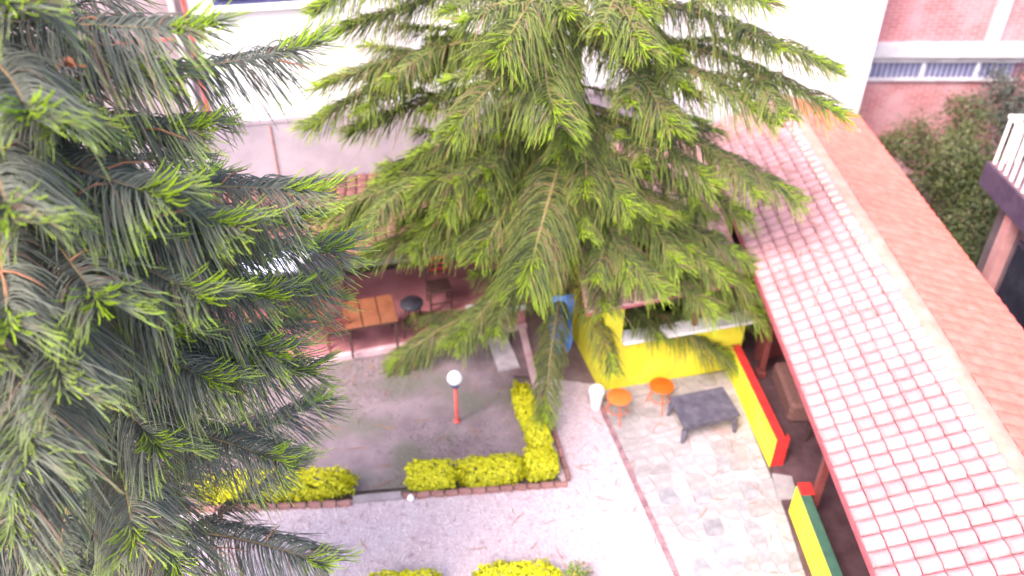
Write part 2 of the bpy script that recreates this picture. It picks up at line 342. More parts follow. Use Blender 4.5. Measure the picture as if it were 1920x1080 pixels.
p = tpos(634, 616, .55); chair('wooden_chair', 'dark reddish wooden chair near the terrace kerb', (p.x, p.y), ang_t + R(180), M_DWOOD, M_RWOOD, .10)
p = tpos(820, 540, .5); chair('wooden_chair', 'dark wooden chair with a red cloth over its back', (p.x + .02, p.y), ang_t, M_DWOOD, M_DWOOD, .10)
pc = tpos(845, 495, 1.0)
b = MB()
for k in range(7):
    for s_ in (-1, 1):
        pass
nx, ny = 9, 7; vs_ = []
for j in range(ny):
    for i in range(nx):
        u = i / (nx - 1) - .5; v = j / (ny - 1)
        vs_.append(Vector((p.x + .02, p.y + .27, .10 + .93 - .42 * v)) + tdir * (u * .36) + tn * (.03 + .02 * math.sin(i * 1.9) * v + .01))
for j in range(ny - 1):
    for i in range(nx - 1): b.f.append((j * nx + i, j * nx + i + 1, (j + 1) * nx + i + 1, (j + 1) * nx + i)); b.m.append(0)
b.v = [tuple(q) for q in vs_]
o = b.build('cloth', mat('red_cloth', (.5, .03, .04), (.6, .08, .06), 6, .8), smooth=True); tag(o, 'red cloth draped over the back of a dark chair', 'cloth')
md = o.modifiers.new('thick', 'SOLIDIFY'); md.thickness = .012
def stool(name, label, c, z0, h, r, mseat, mleg, nleg=4, lw=.014, cat='stool', rim=.03, spread=1.15):
    t = thing(name, label, cat, (c[0], c[1], z0))
    b = MB(); b.lathe((0, 0, h - rim), [(0, 0), (r * .93, 0), (r, rim * .4), (r, rim * .75), (r * .95, rim), (0, rim * 1.05)], 28); b.build('seat', mseat, t, smooth=True)
    for k in range(nleg):
        a = k * 2 * math.pi / nleg + .6; d = Vector((math.cos(a), math.sin(a), 0))
        b = MB(); b.tube([d * r * .6 + Vector((0, 0, h - rim)), d * r * spread * .8 + Vector((0, 0, h * .4)), d * r * spread], lw, 7); b.build('leg', mleg, t)
    b = MB(); q = [Vector((math.cos(a), math.sin(a), 0)) * r * .78 + Vector((0, 0, h * .42)) for a in np.linspace(0, 6.2832, 25)]; b.tube(q, lw * .7, 6, cap=False); b.build('foot_ring', mleg, t)
    return t
p = tpos(772, 570, .80)
st = stool('bar_stool', 'black round seated bar stool with thin dark legs on the terrace', (p.x, p.y), .10, .74, .21, M_BLACK, M_DWOOD, 4, .015, rim=.06, spread=1.0)
p = tpos(738, 606); b = MB(); b.lathe((0, 0, 0), [(0, 0), (.045, 0), (.06, .16), (.064, .17), (.055, .165), (.045, .03), (0, .03)], 18)
tag(b.build('cup', mat('pale_blue_plastic', (.6, .64, .74), (.7, .73, .8), 5, .4), None, smooth=True), 'small pale blue tumbler on the terrace floor by the stool', 'tumbler').location = (p.x, p.y, .101)
# low bench wall with white top
A, B_ = tpos(885, 596, .42), tpos(985, 577, .42)
d_ = (B_ - A).normalized(); n_ = Vector((-d_.y, d_.x, 0)); A.z = B_.z = 0
t = thing('low_wall', 'low pink wall with white top at the end of the terrace', 'wall', (A.x, A.y, .10))
b = MB(); b.prism([A, B_, B_ + n_ * .32, A + n_ * .32], .10, .40); b.build('base', mat('pink_paint', (.5, .14, .2), (.6, .24, .3), 4, .7), t, (A.x, A.y, .10))
b = MB(); b.prism([A - n_ * .03 - d_ * .03, B_ - n_ * .03 + d_ * .03, B_ + n_ * .35 + d_ * .03, A + n_ * .35 - d_ * .03], .40, .45); b.build('coping', M_WHITE, t, (A.x, A.y, .10))
# slabs on the walk
s0 = [G(912, 640), G(958, 676), G(980, 690), G(932, 690)]
q = [G(914, 640), G(935, 697), G(975, 690), G(948, 630)]
b = MB(); b.prism([p_ for p_ in q], .0, .05); tag(b.build('stepping_slab', mat('slab_grey', (.36, .30, .33), (.48, .42, .45), 6, .9, .4, 30)), 'long pale grey stepping slab between the terrace and the hedge', 'slab')
q = [G(972, 615), G(1000, 733), G(1012, 730), G(984, 612)]
b = MB(); b.prism(q, .0, .07); tag(b.build('walk_kerb', M_KERB), 'narrow pinkish kerb along the earth walk', 'kerb')
# garden lamp
LP = G(857, 790); t = thing('garden_lamp', 'white globe garden lamp on a red post in the lawn', 'lamp', LP)
b = MB(); b.lathe((0, 0, 0), [(0, 0), (.06, 0), (.06, .02), (.034, .035), (.03, .06), (.03, .78), (0, .78)], 14); b.build('post', M_LRED, t, smooth=True)
b = MB(); b.lathe((0, 0, 0), [(.03, .76), (.055, .775), (.085, .83), (.08, .86), (0, .86)], 18); b.build('collar', M_DBLU, t, smooth=True)
b = MB(); rr = .122; b.lathe((0, 0, .955), [(rr * math.sin(a), -rr * math.cos(a)) for a in np.linspace(.0, math.pi, 16)], 24); b.build('globe', M_GLOBE, t, smooth=True)

# ================================================================== YELLOW BAR
W0, W1 = Vector((1.50, 10.57, 0)), Vector((3.96, 11.2, 0)); wd_ = (W1 - W0).normalized(); wn = Vector((-wd_.y, wd_.x, 0))
bar = thing('bar_kiosk', 'yellow walled garden bar with white counter sill and red tile roof', 'kiosk', W0)
def wp(s, n, z): return W0 + wd_ * s + wn * n + Vector((0, 0, z))
LW = (W1 - W0).length
def wbox(mb, s0, s1, n0, n1, z0, z1, mi=0): mb.prism([wp(s0, n0, 0), wp(s1, n0, 0), wp(s1, n1, 0), wp(s0, n1, 0)], z0, z1, mi)
b = MB(); wbox(b, 0, LW, 0, .16, 0, 1.04); b.build('wall', M_YEL, bar, W0)
b = MB(); wbox(b, 0, .30, .001, .16, 1.04, 2.0); b.build('wall', M_YEL, bar, W0)
b = MB(); wbox(b, -.0, .14, .162, 3.2, 0, 2.0); b.build('wall', M_YEL, bar, W0)
b = MB(); wbox(b, .302, LW + .3, -.09, .22, 1.045, 1.10); b.build('sill', M_WHITE, bar, W0)
b = MB(); wbox(b, .30, LW, .04, .12, 1.95, 2.06); b.build('lintel', M_RWOOD, bar, W0)
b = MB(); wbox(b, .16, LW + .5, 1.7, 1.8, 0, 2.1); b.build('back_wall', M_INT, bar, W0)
b = MB(); wbox(b, LW * .62, LW * .62 + .07, .04, .12, 1.10, 1.95); b.build('post', M_RWOOD, bar, W0)
b = MB(); wbox(b, .35, 1.1, 1.2, 1.5, 0, 1.5); b.build('cupboard', mat('blue_grey_cupboard', (.09, .12, .16), (.13, .17, .21), 3, .5), bar, W0)
# roof of the bar: eave towards the patio
E0, E1 = Vector((1.12, 10.12, 2.06)), Vector((3.74, 10.93, 2.06))
B0, B1 = Vector((1.12 - .2, 14.95, 2.36)), Vector((3.70, 15.35, 2.36))
b = MB(); b.slab(E0, E1, B1, B0, .06); rf = b.build('roof', M_TBED, bar, W0)

def barrel(L, W, h=.045, th=.012, n=5, lift=.012, inset=.0, pw=.75):
    """one clay tile, x downhill (low end at +x), arched across y"""
    b = MB(); vs_ = []
    for xx, dz in ((-L / 2, 0.0), (L / 2, lift)):
        for k in range(n + 1):
            a = math.pi * k / n; vs_.append((xx, -math.cos(a) * (W / 2 - inset), math.sin(a) ** pw * h + dz))
    fs = [(k, k + 1, n + 2 + k, n + 1 + k) for k in range(n)]
    k0 = len(vs_); vs_ += [(L / 2, -math.cos(math.pi * k / n) * (W / 2 - inset), 0) for k in range(n + 1)]
    fs += [(n + 1 + k, n + 2 + k, k0 + k + 1, k0 + k) for k in range(n)]
    b.add(vs_, fs); return b
def fit_tiles(parent, org, A, B, Cc, D, nu, nv, m, name='roof_tile', h=.045, keep=0, key=None, jit=.004, gapx=.97, wf=.96, pw=.75, smooth=False, nseg=6, rj=.012):
    """tiles over the roof quad A-B (eave) D-C (top); nu along the eave, nv uphill. The `keep` best are objects, the rest one stuff part"""
    A, B, Cc, D = map(Vector, (A, B, Cc, D)); L = ((D - A).length + (Cc - B).length) / 2 / nv; W = ((B - A).length + (Cc - D).length) / 2 / nu
    base = barrel(L * gapx, W * wf, h, n=nseg, pw=pw); me = base.mesh(name, m, smooth=smooth); bv = np.array(base.v); cells = []
    for i in range(nu):
        for j in range(nv):
            u, v = (i + .5) / nu, (j + .5) / nv
            p = (A.lerp(B, u)).lerp(D.lerp(Cc, u), v)
            dn = (A.lerp(B, u) - D.lerp(Cc, u)).normalized(); al = (D.lerp(Cc, v + .0) - D.lerp(Cc, v)); al = (A.lerp(D, v) - B.lerp(Cc, v)).normalized()
            nn = dn.cross(al).normalized()
            if nn.z < 0: al = -al; nn = -nn
            al = nn.cross(dn)
            Mx = Matrix((dn, al, nn)).transposed()
            cells.append((p + nn * .004 + Vector((0, 0, random.uniform(0, jit))), Mx @ Matrix.Rotation(random.gauss(0, rj), 3, 'Z'), key(p) if key else 0))
    cells.sort(key=lambda c: -c[2])
    for p, Mx, _ in cells[:keep]: link(name, me, parent, p - Vector(org), Mx.to_euler())
    rest = cells[keep:]
    if rest:
        V = np.concatenate([bv @ np.array(Mx).T + np.array(p - Vector(org)) for p, Mx, _ in rest]); fa = np.array(base.f)
        Fx = np.concatenate([fa + k * len(bv) for k in range(len(rest))])
        o = bpy.data.objects.new(name + 's', np_mesh(name + 's', V, Fx, m, smooth=smooth)); C.objects.link(o); o.parent = parent; o['kind'] = 'stuff'
fit_tiles(rf, W0, E0 - Vector((0, .03, 0)), E1 - Vector((0, .03, 0)), B1, B0, 14, 23, mat('bar_roof_tile', (.52, .22, .21), (.70, .44, .43), 7, .7, .2, 40, rnd=.1), keep=120, key=lambda p: -p.y)

# ================================================================== VERANDA WITH LONG TILED ROOF
YN, XE, XR, XW = 2.6, 3.77, 5.48, 7.18
ver = thing('veranda_building', 'long open veranda under a clay tile roof beside the patio', 'building', (5.5, 9, 0))
VO = Vector((5.5, 9, 0))
def yfar(x): return 14.93 + .212 * x - .12
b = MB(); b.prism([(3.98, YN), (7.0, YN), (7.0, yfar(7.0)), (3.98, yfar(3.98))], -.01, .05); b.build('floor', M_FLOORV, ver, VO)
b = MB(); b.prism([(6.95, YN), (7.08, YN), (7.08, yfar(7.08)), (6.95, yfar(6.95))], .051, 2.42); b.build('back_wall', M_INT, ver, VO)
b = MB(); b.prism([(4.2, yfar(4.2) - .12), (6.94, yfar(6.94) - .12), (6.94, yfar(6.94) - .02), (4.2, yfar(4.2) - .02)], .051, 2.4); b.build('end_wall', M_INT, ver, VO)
b = MB(); b.prism([(4.3, 11.35), (6.94, 11.9), (6.94, 12.0), (4.3, 11.45)], .051, 2.4); b.build('partition_wall', mat('maroon_wall', (.16, .035, .035), (.22, .06, .055), 3, .8), ver, VO)
th = .07
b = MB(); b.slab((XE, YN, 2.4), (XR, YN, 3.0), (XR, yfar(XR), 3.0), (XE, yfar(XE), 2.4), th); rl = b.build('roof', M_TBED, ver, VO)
b = MB(); b.slab((XR + .004, YN, 3.0), (XW, YN, 2.4), (XW, yfar(XW), 2.4), (XR + .004, yfar(XR), 3.0), th); rr_ = b.build('roof', M_TILE_DIM, ver, VO)
b = MB(); b.box((XE + .03, (YN + yfar(XE)) / 2, 2.29), (.05, yfar(XE) - YN, .07)); b.build('fascia', mat('fascia_red', (.32, .07, .09), (.42, .11, .13), 4, .7), ver, VO)
def vis(p):
    d = p - Vector((0, 0, CAMH)); return (1000 if p.y > 4.9 else 0) - d.length
fit_tiles(rl, VO, (XE - .02, YN, 2.40), (XE - .02, yfar(XE), 2.40), (XR - .10, yfar(XR), 2.97), (XR - .10, YN, 2.97), 66, 8, M_TILE_LIT, keep=300, key=vis, h=.080, gapx=.92, wf=.93, pw=1.25, jit=.012, smooth=True, nseg=8, rj=.028)
fit_tiles(rr_, VO, (XW, yfar(XW), 2.40), (XW, YN, 2.40), (XR + .12, YN, 2.965), (XR + .12, yfar(XR), 2.965), 62, 9, M_TILE_DIM, h=.034, jit=.006, rj=.02)
# ridge: a band of mortar with end bumps of half-round caps
b = MB(); n = 60; y0, y1 = YN, yfar(XR); vs_ = []
for i in range(n + 1):
    yy = y0 + (y1 - y0) * i / n
    for xx, zz in ((-.15, .01), (-.09, .075), (-.02, .085), (.08, .07), (.16, .005)): vs_.append((XR + xx + random.uniform(-.006, .006), yy, 2.965 + zz + random.uniform(-.006, .006)))
b.add(vs_, [(i * 5 + k, i * 5 + k + 1, (i + 1) * 5 + k + 1, (i + 1) * 5 + k) for i in range(n) for k in range(4)]); b.build('ridge', M_RIDGE, ver, VO, smooth=True)
cap = barrel(.16, .16, .055, n=6); cm = cap.mesh('ridge_cap', mat('ridge_cap_cream', (.48, .36, .26), (.56, .44, .33), 6, .7, rnd=.1))
for i in range(66):
    yy = YN + (yfar(XE) - YN) * (i + .5) / 66 * 1.0
    link('ridge_cap', cm, ver, Vector((XR - .20, yy * 1.02 - .06, 2.945)) - VO, (0, R(19), R(180) + random.gauss(0, .03)))
b = MB(); b.tube([(XW + .03, YN, 2.37), (XW + .03, yfar(XW), 2.37)], .035, 8); b.build('gutter', mat('gutter_metal', (.30, .28, .36), (.42, .40, .48), 6, .5, metal=.3), ver, VO)
# white droppings and leaf bits on the far slope
b = MB()
for k in range(46):
    yy = random.uniform(5, 15.5); u = random.uniform(.15, .95); xx = XR + (XW - XR) * u; zz = 3.0 - .6 * u + .03; s_ = random.uniform(.012, .035)
    a = random.uniform(0, 6.28); dx, dy = math.cos(a) * s_, math.sin(a) * s_ * 1.8
    b.add([(xx - dx, yy - dy, zz - .35 * -dx), (xx + dy * .4, yy - dx * .4, zz - .35 * dy * .4 + .01), (xx + dx, yy + dy, zz - .35 * dx), (xx - dy * .4, yy + dx * .4, zz + .35 * dy * .4 + .01)], [(0, 1, 2, 3)])
o = b.build('roof_litter', M_WHITE, ver, VO); o['kind'] = 'stuff'
# parapets
def parapet(label, P0, P1, th, h, mcop, z_end=True):
    d = (P1 - P0).normalized(); n = Vector((-d.y, d.x, 0))
    if n.x < 0: n = -n
    t = thing('parapet_wall', label, 'wall', P0)
    b = MB(); b.prism([P0, P0 + n * th, P1 + n * th, P1], 0, h); b.build('wall', M_YEL, t, P0)
    b = MB(); b.prism([P0 + n * .004 - d * .0, P0 + n * (th + .02), P1 + n * (th + .02), P1 + n * .004], h, h + .03); b.build('coping', mcop, t, P0)
    b = MB(); b.prism([P0 + n * (th + .002), P0 + n * (th + .012), P1 + n * (th + .012), P1 + n * (th + .002)], .052, h - .002); b.build('inner_face', M_RED, t, P0)
    return t, d, n
P0, P1 = Vector((3.97, 8.90, 0)), Vector((3.75, 11.08, 0))
t, d, n = parapet('yellow parapet wall with red coping beside the low patio table', P0, P1, .12, .60, M_RED)
b = MB(); b.prism([P0 - d * .025 + n * .006, P0 - d * .025 + n * .20, P0 + d * .10 + n * .20, P0 - d * .003 + n * .145, P0 - d * .003 + n * .006][::1], 0, .635); b.build('end_pillar', M_RED, t, P0)
Q0, Q1 = Vector((4.14, 4.6, 0)), Vector((4.03, 8.02, 0))
t, d, n = parapet('yellow parapet wall with dark green coping beyond the step', Q0, Q1, .12, .60, M_GRN)
b = MB(); b.prism([Q1 - d * .2 + n * .01, Q1 - d * .2 + n * .2, Q1 + d * .02 + n * .2, Q1 + d * .02 + n * .01], .633, .65); b.build('coping', M_RED, t, Q0)
t = thing('veranda_post', 'dark red wooden roof post with a white bracket', 'post', (4.30, 7.92, .05))
b = MB(); b.box((0, 0, 1.15), (.10, .10, 2.3)); b.build('shaft', M_RWOOD, t)
b = MB(); b.box((0, 0, .06), (.17, .17, .12), bev=.015); b.build('base', M_RWOOD, t)
b = MB(); b.box((-.09, .06, 1.98), (.05, .09, .50), bev=.01); b.box((-.14, .06, 1.85), (.06, .14, .12), bev=.01); b.build('bracket', M_WHITE, t)
for k, yy in enumerate((4.9, 10.95)):
    t = thing('veranda_post', ['dark red wooden roof post rising behind the green topped parapet', 'dark red wooden roof post behind the yellow bar corner'][k], 'post', (4.30, yy, .05))
    b = MB(); b.box((0, 0, 1.15), (.10, .10, 2.3)); b.build('shaft', M_RWOOD, t)
    b = MB(); b.box((0, 0, .06), (.17, .17, .12), bev=.015); b.build('base', M_RWOOD, t)
table_rect('dining_table', 'dark dining table in the shade of the veranda', (5.05, 9.95), .9, 1.2, .74, 0, mat('maroon_top', (.10, .05, .055), (.15, .08, .08), 6, .4), M_DWOOD, 2, .05)
chair('veranda_chair', 'dark chair by the dining table under the veranda roof', (5.1, 9.05), R(180), M_DWOOD, M_DWOOD, .05)
b = MB(); b.box((4.72, 10.35, .24), (.5, 1.1, .38), bev=.05)
tag(b.build('woven_bench', mat('woven_brown', (.12, .055, .05), (.22, .11, .10), 30, .9, .5, 60)), 'brown woven bench just behind the parapet', 'bench')

# patio furniture
cs = [G(1255, 745, .42), G(1283, 800, .42), G(1388, 778, .42), G(1355, 725, .42)]; cc = sum(cs, Vector()) / 4
t = thing('coffee_table', 'low purple grey rectangular table with tapered legs on the patio', 'table', (cc.x, cc.y, .03)); TO = Vector((cc.x, cc.y, .03))
b = MB(); b.prism([q for q in cs], .385, .425); b.build('top', M_SLATE, t, TO)
b = MB(); b.prism([cc + (q - cc) * .93 for q in cs], .30, .384); b.build('apron', M_SLATE, t, TO)
for q in cs:
    e = cc + (q - cc) * .88; f = cc + (q - cc) * .95; e.z = f.z = 0
    b = MB(); b.tube([(f.x, f.y, .03), (e.x, e.y, .30)], [.032, .062], 4); b.build('leg', M_SLATE, t, TO)
p = G(1241, 722, .50); stool('round_stool', 'bright orange round metal stool beside the low table', (p.x, p.y), .03, .47, .20, M_ORNG, M_ORNG, 3, .009)
p = G(1161, 743, .50); stool('round_stool', 'faded orange round stool beside the white bin', (p.x, p.y), .03, .47, .20, M_PORNG, M_ORNG, 3, .009)
p = G(1117, 762); t = thing('swing_bin', 'white tapered bin with a dark lid opening at the yellow corner', 'bin', (p.x, p.y, .004))
b = MB(); b.lathe((0, 0, 0), [(0, 0), (.085, 0), (.125, .34), (.132, .35), (0, .35)], 22); b.build('body', M_WHITE, t, smooth=False)
b = MB(); b.lathe((0, 0, .35), [(.135, 0), (.13, .03), (.10, .08), (.05, .105), (0, .11)], 22); ld = b.build('lid', M_WHITE, t, smooth=True)
b = MB(); b.box((.0, -.062, .432), (.11, .05, .018), 0, rx=R(40)); b.build('flap', mat('grey_flap', (.2, .19, .2), None, 4, .5), ld)
# blue tarp hanging left of the bar
b = MB(); A, B_ = Vector((.66, 11.22, 0)), Vector((1.02, 11.29, 0)); nx, ny = 14, 9; vs_ = []
for j in range(ny):
    for i in range(nx):
        u = i / (nx - 1); v = j / (ny - 1); q = A.lerp(B_, u); vs_.append((q.x + .02 * math.sin(9 * v + i), q.y + .055 * math.sin(i * 1.7 + v * 1.5) * (.4 + v), 1.55 - v * (1.2 + .12 * math.sin(i * 1.3))))
b.v = vs_; b.f = [(j * nx + i, j * nx + i + 1, (j + 1) * nx + i + 1, (j + 1) * nx + i) for j in range(ny - 1) for i in range(nx - 1)]; b.m = [0] * len(b.f)
o = b.build('tarp', M_BLUE, smooth=True); tag(o, 'bright blue tarp hanging in folds beside the yellow bar', 'tarp'); md = o.modifiers.new('thick', 'SOLIDIFY'); md.thickness = .008
t = thing('wooden_pole', 'thin wooden pole holding up the blue tarp', 'pole', (.84, 11.33, 0)); b = MB(); b.tube([(0, 0, 0), (0, 0, 1.5)], .025, 8); b.build('shaft', M_DWOOD, t)
b = MB(); b.tube([(-.2, -.03, 1.45), (.2, .04, 1.45)], .015, 6); b.build('crossbar', M_DWOOD, t)

# ================================================================== BACK WALL, LEAN-TO ROOF, HOUSES BEHIND
def wy(x, off=0): return 14.93 + .212 * x + off
def wall_strip(mb, x0, x1, z0, z1, off, th, mi=0): mb.prism([(x0, wy(x0, off)), (x1, wy(x1, off)), (x1, wy(x1, off + th)), (x0, wy(x0, off + th))], z0, z1, mi)
XB = G(1590, 195, 2.5).x + .28
XA = -5.35
t = thing('boundary_wall', 'grey cement boundary wall behind the terrace roof', 'wall', (-3, wy(-3), 0)); o_ = Vector((-3, wy(-3), 0))
b = MB(); wall_strip(b, -7.5, 2.9, 0, 3.35, 0, .2); b.build('wall', M_CEM, t, o_)
b = MB(); wall_strip(b, -7.5, 2.9, 3.35, 3.42, -.02, .24); b.build('coping', M_CEM, t, o_)
b = MB(); x_ = -4.35; b.tube([(x_, wy(x_) - .02, 2.0), (x_, wy(x_) - .02, 3.3)], .011, 6); b.build('pipe', M_RUST, t, o_)
t = thing('white_house', 'tall blank white house wall behind the pine tree', 'building', (1, wy(1, .5), 0)); o_ = Vector((1, wy(1, .5), 0))
b = MB(); wall_strip(b, XA, XB, 0, 8.5, .26, 4.0); b.build('wall', M_WALLW, t, o_)
wi = thing
b = MB(); wall_strip(b, -4.95, -3.2, 5.42, 6.6, .20, .08); wf = b.build('window', M_DBLU, t, o_)
b = MB(); wall_strip(b, -4.85, -4.12, 5.5, 6.5, .17, .028); b.build('pane', M_GLASS, wf, o_)
b = MB(); wall_strip(b, -4.04, -3.3, 5.5, 6.5, .17, .028); b.build('pane', M_GLASS, wf, o_)
b = MB(); wall_strip(b, -5.05, -3.1, 5.32, 5.41, .12, .14); b.build('sill', M_WHITE, t, o_)
b = MB(); b.tube([(XA - .05, wy(XA, .2), 0), (XA - .05, wy(XA, .2), 8.4)], .035, 8); b.build('downpipe', M_LRED, t, o_)
t = thing('mauve_house', 'shaded mauve house beyond the red downpipe', 'building', (-8, wy(-8, 1), 0)); o_ = Vector((-8, wy(-8, 1), 0))
b = MB(); wall_strip(b, -14, XA - .12, 0, 7.5, .8, 3.5); b.build('wall', M_MAUVE, t, o_)
b = MB(); b.tube([(XA - .42, wy(XA, .62), 0), (XA - .42, wy(XA, .62), 7.3)], .06, 8); b.build('downpipe', M_CONC, t, o_)
b = MB(); b.tube([(XA - 2, wy(XA - 2, .7), 4.75), (XA - .1, wy(XA - .1, .7), 4.75)], .03, 8); b.build('pipe', M_LRED, t, o_)
# lean-to over the terrace
LT = thing('terrace_roof', 'low lean-to roof of old clay tiles over the terrace', 'roof', (-3, 13, 0)); o_ = Vector((-3, 13, 0))
eA, eB = G(250, 505, 1.95), G(985, 440, 1.95); eA = eA - (eB - eA).normalized() * 2.0
bA, bB = Vector((eA.x - .5, wy(eA.x - .5, -.02), 2.12)), Vector((eB.x - .1, wy(eB.x - .1, -.02), 2.12))
eA.z = eB.z = 1.84
b = MB(); b.slab(eA, eB, bB, bA, .05); rf = b.build('roof', M_TDRK, LT, o_)
fit_tiles(rf, o_, eA - Vector((0, .03, 0)), eB - Vector((0, .03, 0)), bB, bA, 46, 10, M_TDRK, h=.05, keep=0)
for s_ in (.28, .62, .97):
    q = eA.lerp(eB, s_) + Vector((0, .1, 0)); b = MB(); b.tube([(q.x, q.y, .10), (q.x, q.y, 1.80)], .05, 8); b.build('post', M_DWOOD, LT, o_)
# white plastic sheet on lean-to
q0 = G(452, 515, 2.06); b = MB(); nx = 15; vs_ = []
for i in range(nx):
    for j in range(2):
        q = G(448 + 110 * i / (nx - 1), (520 if j == 0 else 478) - 8 * i / (nx - 1), 1.98); vs_.append((q.x, q.y, 2.0 + .05 * (i % 2) + .05 * j))
b.add(vs_, [(2 * i, 2 * i + 2, 2 * i + 3, 2 * i + 1) for i in range(nx - 1)])
o = b.build('plastic_sheet', mat('lilac_white_plastic', (.62, .62, .80), (.76, .76, .88), 4, .5)); tag(o, 'lilac white corrugated plastic sheet lying on the terrace roof', 'sheet'); md = o.modifiers.new('thick', 'SOLIDIFY'); md.thickness = .01
q = [G(556, 495, 2.0), G(580, 492, 2.0), G(592, 464, 2.0), G(566, 460, 2.0)]; b = MB(); b.prism(q, 2.0, 2.05)
tag(b.build('board', M_WHITE), 'small white board lying on the terrace roof', 'board')

# brick building
BY = 18.2
t = thing('brick_building', 'pink brick building with a long barred window strip', 'building', (11, BY, 0)); o_ = Vector((11, BY, 0))
x0 = 7.2
b = MB(); b.prism([(x0, BY), (17, BY), (17, BY + 3), (x0, BY + 3)], 0, 8); b.build('wall', M_BRICK, t, o_)
zb0, zb1 = 3.02, 3.30
b = MB(); b.prism([(x0, BY - .22), (17, BY - .22), (17, BY - .002), (x0, BY - .002)], zb0, zb1); b.build('ledge', M_CONC, t, o_)
b = MB(); b.prism([(x0, BY - .10), (17, BY - .10), (17, BY - .002), (x0, BY - .002)], 2.86, zb0 - .002); b.build('ledge', M_CONC, t, o_)
z0, z1 = 2.50, 2.84
b = MB(); b.prism([(x0 + .15, BY - .03), (11.2, BY - .03), (11.2, BY - .004), (x0 + .15, BY - .004)], z0, z1); wdw = b.build('window', M_BGLASS, t, o_)
for k in range(34):
    xx = x0 + .15 + 4.0 * k / 33; b = MB(); wbig = k % 10 == 5; b.box((xx, BY - .06, (z0 + z1) / 2), (.05 if wbig else .022, .03, z1 - z0)); b.build('bar', M_WHITE if wbig else M_DBLU, wdw, o_)
b = MB(); b.prism([(x0, BY - .08), (11.3, BY - .08), (11.3, BY - .003), (x0, BY - .003)], z0 - .08, z0 - .003); b.build('sill', M_CONC, t, o_)
xc = G(1885, 60, 4).x * 1.0
b = MB(); b.prism([(10.35, BY - .14), (10.62, BY - .14), (10.62, BY - .004), (10.35, BY - .004)], zb1 + .003, 8); b.build('column', M_CONC, t, o_)

# right neighbour with balcony
SZ = 3.2; c0 = G(1850, 303, SZ); BX, BYF = c0.x, c0.y
t = thing('balcony_house', 'dark neighbouring house with a white railed balcony', 'building', (BX + 1.5, BYF - 3, 0)); o_ = Vector((BX + 1.5, BYF - 3, 0))
b = MB(); b.prism([(BX + .0, BYF - 8), (BX + 4, BYF - 8), (BX + 4, BYF), (BX + .0, BYF)], SZ - .42, SZ); b.build('balcony_slab', M_DSLAB, t, o_)
b = MB(); b.prism([(BX + .03, BYF - 8), (BX + 4, BYF - 8), (BX + 4, BYF - .03), (BX + .03, BYF - .03)], SZ + .002, SZ + .02); b.build('balcony_floor', mat('balcony_tile', (.13, .07, .085), (.19, .11, .125), 5, .7), t, o_)
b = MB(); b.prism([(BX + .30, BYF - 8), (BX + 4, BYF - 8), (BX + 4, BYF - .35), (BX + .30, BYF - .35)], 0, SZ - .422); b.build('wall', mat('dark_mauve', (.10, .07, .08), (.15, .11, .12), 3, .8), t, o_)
b = MB(); b.prism([(BX + 1.6, BYF - 8), (BX + 4, BYF - 8), (BX + 4, BYF - 1), (BX + 1.6, BYF - 1)], SZ + .021, 6.2); b.build('upper_wall', M_MAUVE, t, o_)
b = MB(); b.box((BX + .20, BYF - .95, (SZ - .42) / 2), (.18, .22, SZ - .424)); b.build('pillar', M_PINK, t, o_)
b = MB(); b.box((BX + .24, BYF - 3.6, .5), (.11, 5.0, 1.0)); b.build('plinth', M_PINK, t, o_)
for yy in (BYF - 1.75, BYF - 3.05, BYF - 4.35):
    b = MB(); b.box((BX + .28, yy, 1.75), (.05, 1.1, 1.3)); wf = b.build('window', M_DSLAB, t, o_)
    b = MB(); b.box((BX + .245, yy, 1.75), (.03, .98, 1.18)); b.build('pane', M_GLASS, wf, o_)
rail = thing('balcony_railing', 'white balustrade along the balcony edge', 'railing', (BX, BYF, SZ)); RO = Vector((BX, BYF, SZ))
rz_ = .86
b = MB(); b.box((BX + .08, BYF - 2.5, SZ + rz_), (.07, 4.9, .05)); b.build('handrail', M_WHITE, rail, RO)
b = MB(); b.box((BX + 1.0, BYF - .08, SZ + rz_ - .003), (1.8, .07, .05)); b.build('handrail', M_WHITE, rail, RO)
for k in range(25):
    b = MB(); b.box((BX + .08, BYF - .10 - k * .195, SZ + rz_ / 2 - .01), (.035, .05, rz_ - .03), mi=0); b.build('baluster', M_WHITE, rail, RO)
for k in range(8):
    b = MB(); b.box((BX + .26 + k * .195, BYF - .08, SZ + rz_ / 2 - .01), (.045, .04, rz_ - .03)); b.build('baluster', M_WHITE, rail, RO)

